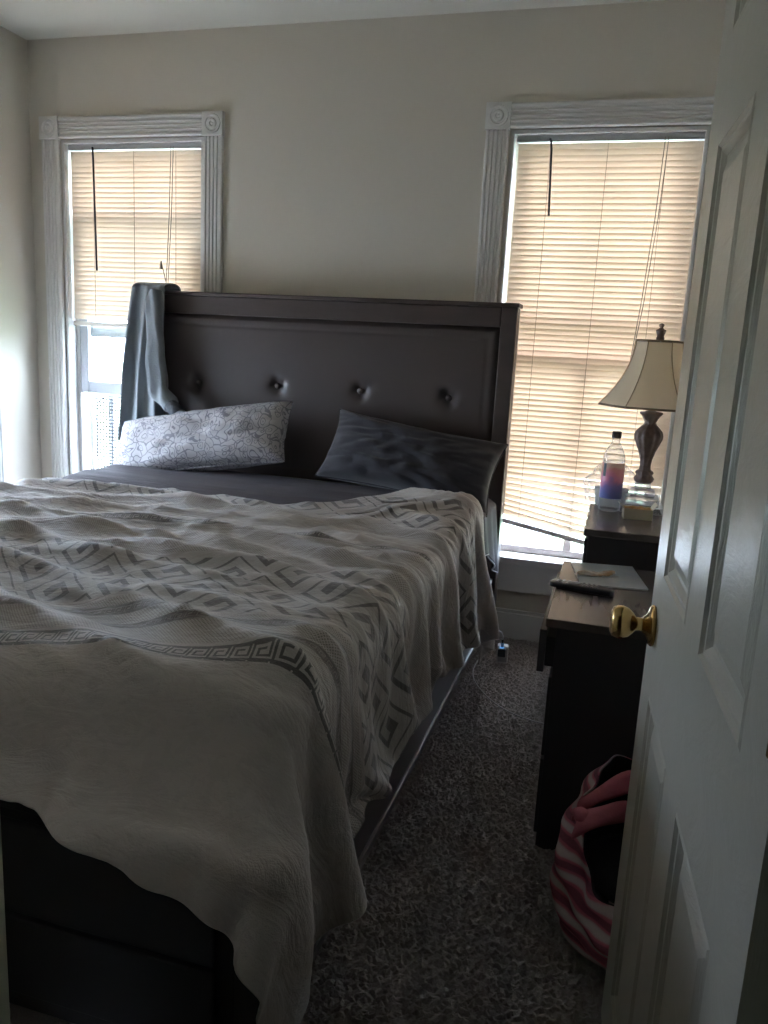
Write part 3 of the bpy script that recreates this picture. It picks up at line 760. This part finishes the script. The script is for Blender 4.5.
# ------------------------------------------------------------------ lamp
def lamp():
    t = thing('table_lamp', (1.938, -.47, .690), 'table lamp with a cream bell shade and carved bronze body, before the right window', 'lamp')
    shade_k = N('lamp_shade_fabric'); shade_k.b.inputs['Base Color'].default_value = (.74, .64, .49, 1); shade_k.b.inputs['Roughness'].default_value = .9
    tr = shade_k.n('ShaderNodeBsdfTranslucent'); tr.inputs[0].default_value = (.85, .70, .50, 1); mx = shade_k.n('ShaderNodeMixShader'); mx.inputs[0].default_value = .38
    shade_k.l(shade_k.b.outputs[0], mx.inputs[1]); shade_k.l(tr.outputs[0], mx.inputs[2]); shade_k.l(mx.outputs[0], shade_k.out.inputs[0])
    trimc = mat('shade_trim', (.20, .15, .10), .8); bronze = mat('carved_bronze_resin', (.13, .085, .07), .45, vary=(40, (.20, .15, .13)))
    def bulge(p, q, r, z):      # carved leaves and flutes
        c = 1+.06*math.cos(q*10)*(1 if .10 < z < .31 else 0); return Vector((p.x*c, p.y*c, z))
    clear = clear_mat('acrylic_base', (.88, .90, .93), .10, .08, .40)
    bs = obj('base', boxes((-.070, .070, -.070, .070, 0, .022), (-.056, .056, -.056, .056, .022, .050), (-.040, .040, -.040, .040, .050, .072), (-.026, .026, -.026, .026, .072, .094)), clear, t, bevel=.004)
    bm = bmesh.new(); lathe(bm, [(.001, .094), (.024, .095), (.030, .100), (.032, .110), (.026, .118), (.024, .122), (.028, .128), (.026, .134), (.018, .140), (.0165, .155), (.019, .175), (.026, .20), (.036, .225),
        (.043, .243), (.044, .255), (.040, .268), (.028, .282), (.020, .290), (.018, .298), (.022, .308), (.029, .318), (.037, .326), (.036, .331), (.022, .333), (.012, .336)], 60, fn=bulge)
    obj('body', bm, bronze, t, smooth=True)
    bm = bmesh.new(); lathe(bm, [(.011, .33), (.011, .36), (.015, .362), (.015, .40), (.006, .402), (.004, .56)], 20); obj('socket', bm, bronze, t, smooth=True)
    # hexagonal bell shade
    sides = 6
    def shade_pt(u, v, off=0):
        z = .348+.212*v; r = .072+.092*(1-v)**2.0+.008*(1-v)
        a = u*2*PI+.50; k = a % (PI/3); rr = r*math.cos(PI/6)/math.cos(k-PI/6)
        rr = r*.35+rr*.65
        return ((rr+off)*math.cos(a), (rr+off)*math.sin(a), z)
    sh = obj('shade', grid(shade_pt, 121, 26), shade_k.m, t, smooth=True)
    for v0, v1 in ((-.012, .02), (.985, 1.02)):
        obj('shade_band', grid(lambda u, v: shade_pt(u, v0+(v1-v0)*v, .0018), 121, 3), trimc, sh, smooth=True)
    for k in range(6):
        bm = bmesh.new(); u0 = ((k*PI/3-.5) % (2*PI))/(2*PI); tube(bm, [shade_pt(u0, v/14, .001) for v in range(15)], .0018, 5); obj('seam', bm, mat('shade_seam', (.45, .33, .20), .9), sh, smooth=True)
    bm = bmesh.new(); lathe(bm, [(.005, .56), (.012, .565), (.013, .572), (.010, .577), (.015, .592), (.016, .596), (.009, .600), (.005, .604), (.008, .610), (.008, .614), (.001, .618)], 24); obj('finial', bm, bronze, t, smooth=True)
    bm = bmesh.new(); tube(bm, [(-.068, 0, .558), (.068, 0, .558)], .002, 6); tube(bm, [(0, -.068, .558), (0, .068, .558)], .002, 6); obj('spider', bm, steel_m, t)
lamp()

# ------------------------------------------------------------------ small things on the end table
def bottle():
    t = thing('water_bottle', (1.836, -.535, .690), 'clear water bottle with a red and purple label and black cap, on the end table', 'bottle')
    bm = bmesh.new()
    def sq(p, q, r, z): return p
    lathe(bm, [(.001, .004), (.026, .0), (.033, .004), (.036, .014), (.0345, .03), (.0360, .05), (.0360, .16), (.0345, .18), (.030, .198), (.021, .216), (.0135, .228), (.0125, .234), (.0125, .243)], 40)
    obj('body', bm, petplastic_m, t, smooth=True)
    k = N('label_print'); sp = k.n('ShaderNodeSeparateXYZ'); k.l(k.coord('Object'), sp.inputs[0]); nz = k.noise(k.coord('Object'), 22, 2, .5, .5)
    f = k.math('ADD', k.math('MULTIPLY', k.math('SUBTRACT', sp.outputs[2], .045), 8.5), k.math('MULTIPLY', k.math('SUBTRACT', nz, .5), .9))
    k.l(k.ramp(f, [(.0, (.22, .26, .60)), (.35, (.34, .25, .58)), (.55, (.78, .27, .40)), (.8, (.82, .32, .32)), (.97, (.85, .55, .45))]), k.b.inputs['Base Color']); k.b.inputs['Roughness'].default_value = .35
    a0, a1 = -PI*.93, .07
    lb = obj('label', grid(lambda u, v: (.0368*math.cos(a0+(a1-a0)*u), .0368*math.sin(a0+(a1-a0)*u), .045+.118*v), 40, 3), k.m, t, smooth=True)
    s = lb.modifiers.new('t', 'SOLIDIFY'); s.thickness = .0004
    A0 = -PI*.80
    db = obj('label_panel', grid(lambda u, v: (.0374*math.cos(A0+.33*u), .0374*math.sin(A0+.33*u), .118+.043*v), 8, 3), mat('label_black', (.03, .025, .03), .4), lb, smooth=True)
    bm = bmesh.new(); lathe(bm, [(.001, .2435), (.0145, .2435), (.0150, .246), (.0150, .262), (.0138, .2645), (.001, .2645)], 30); obj('cap', bm, mat('cap_black', (.03, .022, .022), .45), t, smooth=True)
bottle()
def tub():
    t = thing('plastic_tub', (1.838, -.450, .690), 'white round tub wrapped in clear film behind the water bottle', 'tub')
    bm = bmesh.new(); lathe(bm, [(.001, .0), (.036, .0), (.040, .004), (.044, .05), (.046, .056), (.046, .062), (.043, .066), (.001, .068)], 36); 
    bmesh.ops.scale(bm, verts=bm.verts, vec=(1.25, .45, 1)); obj('body', bm, mat('tub_white', (.66, .64, .62), .5), t, smooth=True)
    def f(u, v):
        a = u*2*PI; z = .002+.155*v; r = .060+.012*math.sin(v*3.1)+.012*noise.noise(Vector((math.cos(a)*2, math.sin(a)*2, v*5)))-.035*max(0, v-.6)/.4
        return (r*1.25*math.cos(a), r*.46*math.sin(a), z)
    obj('film', grid(f, 48, 22), bag_film_m, t, smooth=True)
tub()
def carton():
    t = thing('carton', (1.925, -.625, .690), 'small open tan box beside the lamp base on the end table', 'box', rz=.1)
    m = mat('tan_card', (.42, .36, .26), .6); hw, hd, h = .044, .028, .034
    obj('body', boxes((-hw, hw, -hd, -hd+.0015, 0, h), (-hw, hw, hd-.0015, hd, 0, h), (-hw, -hw+.0015, -hd, hd, 0, h), (hw-.0015, hw, -hd, hd, 0, h), (-hw, hw, -hd, hd, 0, .0015)), m, t)
    for (P) in (((-hw, -hd, h), (-hw, hd, h), (-hw-.016, hd-.004, h+.014), (-hw-.016, -hd+.004, h+.014)), ((hw, -hd, h), (hw, hd, h), (hw+.012, hd, h+.018), (hw+.012, -hd, h+.018)),
                ((-hw, hd, h), (hw, hd, h), (hw-.006, hd+.020, h-.004), (-hw+.006, hd+.020, h-.004))):
        bm = bmesh.new(); bm.faces.new([bm.verts.new(p) for p in P]); fo = obj('flap', bm, mat('tan_card_inside', (.55, .50, .40), .6), t); s = fo.modifiers.new('t', 'SOLIDIFY'); s.thickness = .001
    def f(u, v): return ((-hw+.003)+(2*hw-.006)*u, (-hd+.003)+(2*hd-.006)*v, .031+.008*noise.noise(Vector((u*5, v*4, 0)))+.006*math.sin(u*3.1)*math.sin(v*3.1))
    obj('contents', grid(f, 24, 16), mat('golden_wrapper', (.50, .28, .10), .4), t, smooth=True)
carton()

# ------------------------------------------------------------------ on the dresser
def magazine():
    t = thing('magazine', (1.853, -1.028, .592), 'thin pale blue magazine lying on the dresser behind the remote control', 'magazine', rz=.17)
    k = N('magazine_cover'); co = k.coord('Object'); sp = k.n('ShaderNodeSeparateXYZ'); k.l(co, sp.inputs[0])
    n1 = k.noise(co, 14, 3); base = k.ramp(n1, [(.3, (.28, .32, .35)), (.5, (.34, .38, .40)), (.7, (.46, .45, .43))])
    lines = k.math('GREATER_THAN', k.math('SINE', k.math('MULTIPLY', sp.outputs[1], 620)), .2); reg = k.math('GREATER_THAN', sp.outputs[0], .035)
    k.l(k.mix(k.math('MULTIPLY', k.math('MULTIPLY', lines, reg), .3), base, (.2, .2, .25)), k.b.inputs['Base Color']); k.b.inputs['Roughness'].default_value = .3
    obj('cover', boxes((-.088, .088, -.118, .118, .003, .0045)), k.m, t); obj('pages', boxes((-.087, .086, -.117, .117, .0, .003)), mat('paper', (.6, .6, .58), .8), t)
magazine()
def remote():
    t = thing('remote_control', (1.79, -1.205, .592), 'black remote control lying across the left end of the dresser', 'remote', rz=-.22)
    def f(u, v):
        a = u*2*PI; c, s_ = math.cos(a), math.sin(a); e = .45
        return None
    bm = bmesh.new(); L, W_, h = .082, .0215, .019; rings = []
    for i in range(25):
        q = i/24*2-1; x = q*L; w_ = W_*(1-.12*q)*(1-max(0, abs(q)-.86)**2*22); hh = h*(.80+.2*(q*.5+.5))*(1-max(0, abs(q)-.9)**2*14)
        ring = []
        for k in range(20):
            a = 2*PI*k/20; c, s_ = math.cos(a), math.sin(a)
            ring.append(bm.verts.new((x, w_*math.copysign(abs(c)**.6, c), hh/2+hh/2*math.copysign(abs(s_)**.6, s_))))
        rings.append(ring)
    for i in range(24):
        for k in range(20): bm.faces.new((rings[i][k], rings[i][(k+1) % 20], rings[i+1][(k+1) % 20], rings[i+1][k]))
    bm.faces.new(rings[0][::-1]); bm.faces.new(rings[-1])
    obj('body', bm, mat('remote_black', (.018, .018, .024), .35), t, smooth=True)
    gm = mat('button_grey', (.20, .20, .23), .5); src = None
    for i in range(9):
        for j in (-1, 0, 1):
            x = -.062+i*.013; y = j*.0115; q = x/L; z = h*(.80+.2*(q*.5+.5))
            if 3 <= i <= 4: continue
            if src is None:
                bm = bmesh.new(); lathe(bm, [(.0038, -.002), (.0038, .0008), (.003, .0016), (.0005, .0017)], 12); src = obj('button', bm, gm, t, smooth=True); src.location = (x, y, z)
            else:
                b = src.copy(); C.objects.link(b); b.parent = t; b.location = (x, y, z)
    bm = bmesh.new(); lathe(bm, [(.014, -.002), (.014, .001), (.012, .002), (.007, .002), (.006, .001), (.001, .001)], 28); p = obj('navigation_ring', bm, gm, t, smooth=True); p.location = (-.0165, 0, h*.89)
remote()
def wrapper():
    t = thing('paper_packet', (1.822, -1.045, .5968), 'folded cream and brown paper packet on the pale blue magazine', 'packet', rz=.45)
    def f(u, v): 
        x = -.055+.11*u; w_ = .020*(1-abs(2*u-1)**2.2*.75); y = -w_+2*w_*v
        return (x, y, .003+.010*abs(math.sin(v*3.14))*(.6+.4*math.sin(u*9))+.003*noise.noise(Vector((u*9, v*5, 1))))
    o = obj('packet_body', grid(f, 30, 12), mat('cream_paper', (.50, .46, .38), .5, vary=(40, (.30, .17, .07))), t, smooth=True); s = o.modifiers.new('t', 'SOLIDIFY'); s.thickness = .002
    o = obj('packet_flap', grid(lambda u, v: (-.06+.115*u, -.012+.02*v-.012*u, .002+.001*math.sin(u*6)), 12, 4), mat('white_paper', (.66, .66, .64), .6), t, smooth=True); s = o.modifiers.new('t', 'SOLIDIFY'); s.thickness = .001
wrapper()

# ------------------------------------------------------------------ outlet block and cable by the wall
def charger():
    t = thing('outlet_block', (1.50, -.315, .012), 'white outlet block standing on the carpet below the right window', 'outlet', rz=.15)
    obj('body', boxes((-.021, .021, -.018, .018, 0, .070)), white_pl, t, bevel=.004)
    obj('faceplate', boxes((-.017, .017, -.0195, -.018, .008, .062)), mat('plate_grey', (.45, .45, .47), .4), t)
    a = thing('charger_plug', (1.50, -.345, .046), 'black usb charger with a lit blue socket plugged into the white outlet block', 'charger', rz=.15)
    obj('body', boxes((-.015, .015, -.012, .009, 0, .034)), black_pl, a, bevel=.004)
    k = N('blue_led'); k.b.inputs['Base Color'].default_value = (.05, .2, .6, 1); k.b.inputs['Emission Color'].default_value = (.15, .5, 1, 1); k.b.inputs['Emission Strength'].default_value = .5
    obj('light', boxes((-.007, .007, -.004, .005, .034, .037)), k.m, a, bevel=.001)
    obj('usb_plug', boxes((-.0055, .0055, -.004, .004, .037, .056)), mat('usb_plug_blue', (.12, .25, .55), .4), a, bevel=.0015)
    pts = [(1.50, -.345, .105), (1.499, -.338, .125), (1.485, -.32, .137), (1.462, -.30, .125), (1.437, -.32, .085), (1.424, -.37, .045), (1.412, -.44, .020), (1.428, -.53, .016), (1.47, -.62, .016), (1.53, -.705, .016), (1.60, -.765, .016), (1.69, -.80, .016), (1.80, -.80, .016), (1.95, -.885, .016), (2.20, -.895, .016)]
    P = [Vector(p) for p in pts]; Q = []
    for i in range(len(P)-1):
        p0, p1, p2, p3 = P[max(i-1, 0)], P[i], P[i+1], P[min(i+2, len(P)-1)]
        for k_ in range(8):
            s = k_/8; Q.append(.5*((2*p1)+(p2-p0)*s+(2*p0-5*p1+4*p2-p3)*s*s+(3*p1-p0-3*p2+p3)*s**3))
    Q.append(P[-1])
    bm = bmesh.new(); tube(bm, Q, .0022, 8); cb = obj('charging_cable', bm, mat('cable_grey', (.50, .50, .52), .45), None, smooth=True)
    bm = bmesh.new(); tube(bm, [(1.50, -.345, .100), (1.50, -.345, .114)], .0042, 10); obj('strain_relief', bm, black_pl, cb)
    tag(cb, 'thin grey charging cable looping over the carpet towards the dresser', 'cable')
charger()

# ------------------------------------------------------------------ striped bag
def bag():
    t = thing('tote_bag', (1.985, -1.715, .012), 'pink and white striped fabric bag on the carpet behind the open door', 'bag')
    k = N('striped_bag_fabric'); co = k.coord('Object'); sp = k.n('ShaderNodeSeparateXYZ'); k.l(co, sp.inputs[0])
    at = k.math('ARCTAN2', sp.outputs[1], sp.outputs[0]); nz = k.noise(co, 9, 2)
    q = k.math('ADD', k.math('ADD', k.math('MULTIPLY', sp.outputs[2], 210), k.math('MULTIPLY', at, 5.0)), k.math('MULTIPLY', nz, 5))
    s1 = k.math('SINE', q); k.l(k.ramp(k.math('MULTIPLY_ADD', s1, .5, .5), [(.20, (.20, .05, .08)), (.35, (.42, .09, .14)), (.6, (.45, .13, .17)), (.8, (.45, .33, .33)), (.95, (.48, .38, .38))]), k.b.inputs['Base Color'])
    k.b.inputs['Roughness'].default_value = .8; k.bump(k.noise(co, 24, 3), .4, .01)
    def rim(a): return .245+.085*math.sin(a)+.03*math.cos(a*2+1)     # the rim rises towards the back
    def f(u, v, inset=0):
        a = u*2*PI; R_ = .150+.028*math.sin(v*PI)-.03*max(0, v-.8)*2.5; R_ *= (1-.12*(1-v)**6)
        R_ += .007*math.sin(a*7+v*5)+.005*math.sin(a*13-v*7)*v+.006*math.sin(v*22+a*3)
        return ((R_-inset)*math.cos(a), (R_-inset)*1.02*math.sin(a), rim(a)*v)
    o = obj('body', grid(f, 120, 40), k.m, t, smooth=True); s = o.modifiers.new('t', 'SOLIDIFY'); s.thickness = .003
    bm = bmesh.new(); lathe(bm, [(.001, .001), (.12, .001), (.135, .004), (.12, .006), (.001, .006)], 40); obj('bottom', bm, k.m, t)
    obj('liner', grid(lambda u, v: f(u, 1-.75*v, .006+.02*v) if v < .97 else (f(u, .27, .1)), 80, 16), mat('black_liner', (.008, .008, .01), .55), t, smooth=True)
    bm = bmesh.new(); lathe(bm, [(.001, .16), (.10, .165), (.128, .155), (.10, .12), (.001, .12)], 30); obj('contents', bm, mat('black_cloth', (.010, .010, .012), .9), t, smooth=True)
    pm = mat('pink_strap', (.36, .07, .11), .75, bump=(20, .3, .01), vary=(12, (.46, .13, .17)))
    def strap(p0, p1, top, tw, w_):
        n = 26; bm = bmesh.new(); rows = []
        for i in range(n+1):
            s = i/n; a = Vector(p0).lerp(Vector(p1), s); a.z += 4*s*(1-s)*top; ww = w_*(1-.45*math.sin(s*PI*3)**2*.6)
            tang = math.sin(s*5+tw)
            rows.append([bm.verts.new(a+Vector((.004*math.sin(c*2+s*9), .012*c*tang, c*ww/2*(.6+.4*math.cos(s*3))))+Vector((0, -.006*math.cos(c*1.5), 0))) for c in (-1, -.5, 0, .5, 1)])
        for i in range(n):
            for c in range(4): bm.faces.new((rows[i][c], rows[i+1][c], rows[i+1][c+1], rows[i][c+1]))
        h = obj('handle', bm, pm, t, smooth=True); s_ = h.modifiers.new('t', 'SOLIDIFY'); s_.thickness = .004
    strap((-.150, -.03, .27), (.13, .06, .33), .055, 0, .045)
    strap((-.148, -.05, .25), (.14, -.01, .30), .035, 1.2, .05)
    bm = bmesh.new(); lathe(bm, [(.001, -.016), (.012, -.013), (.017, 0), (.013, .013), (.001, .016)], 18, Matrix.Translation((-.138, -.035, .268)) @ Matrix.Rotation(.8, 4, 'X'), fn=lambda p, q, r, z: Vector((p.x*(1+.2*math.sin(q*3)), p.y, p.z)))
    obj('knot', bm, pm, t, smooth=True)
bag()
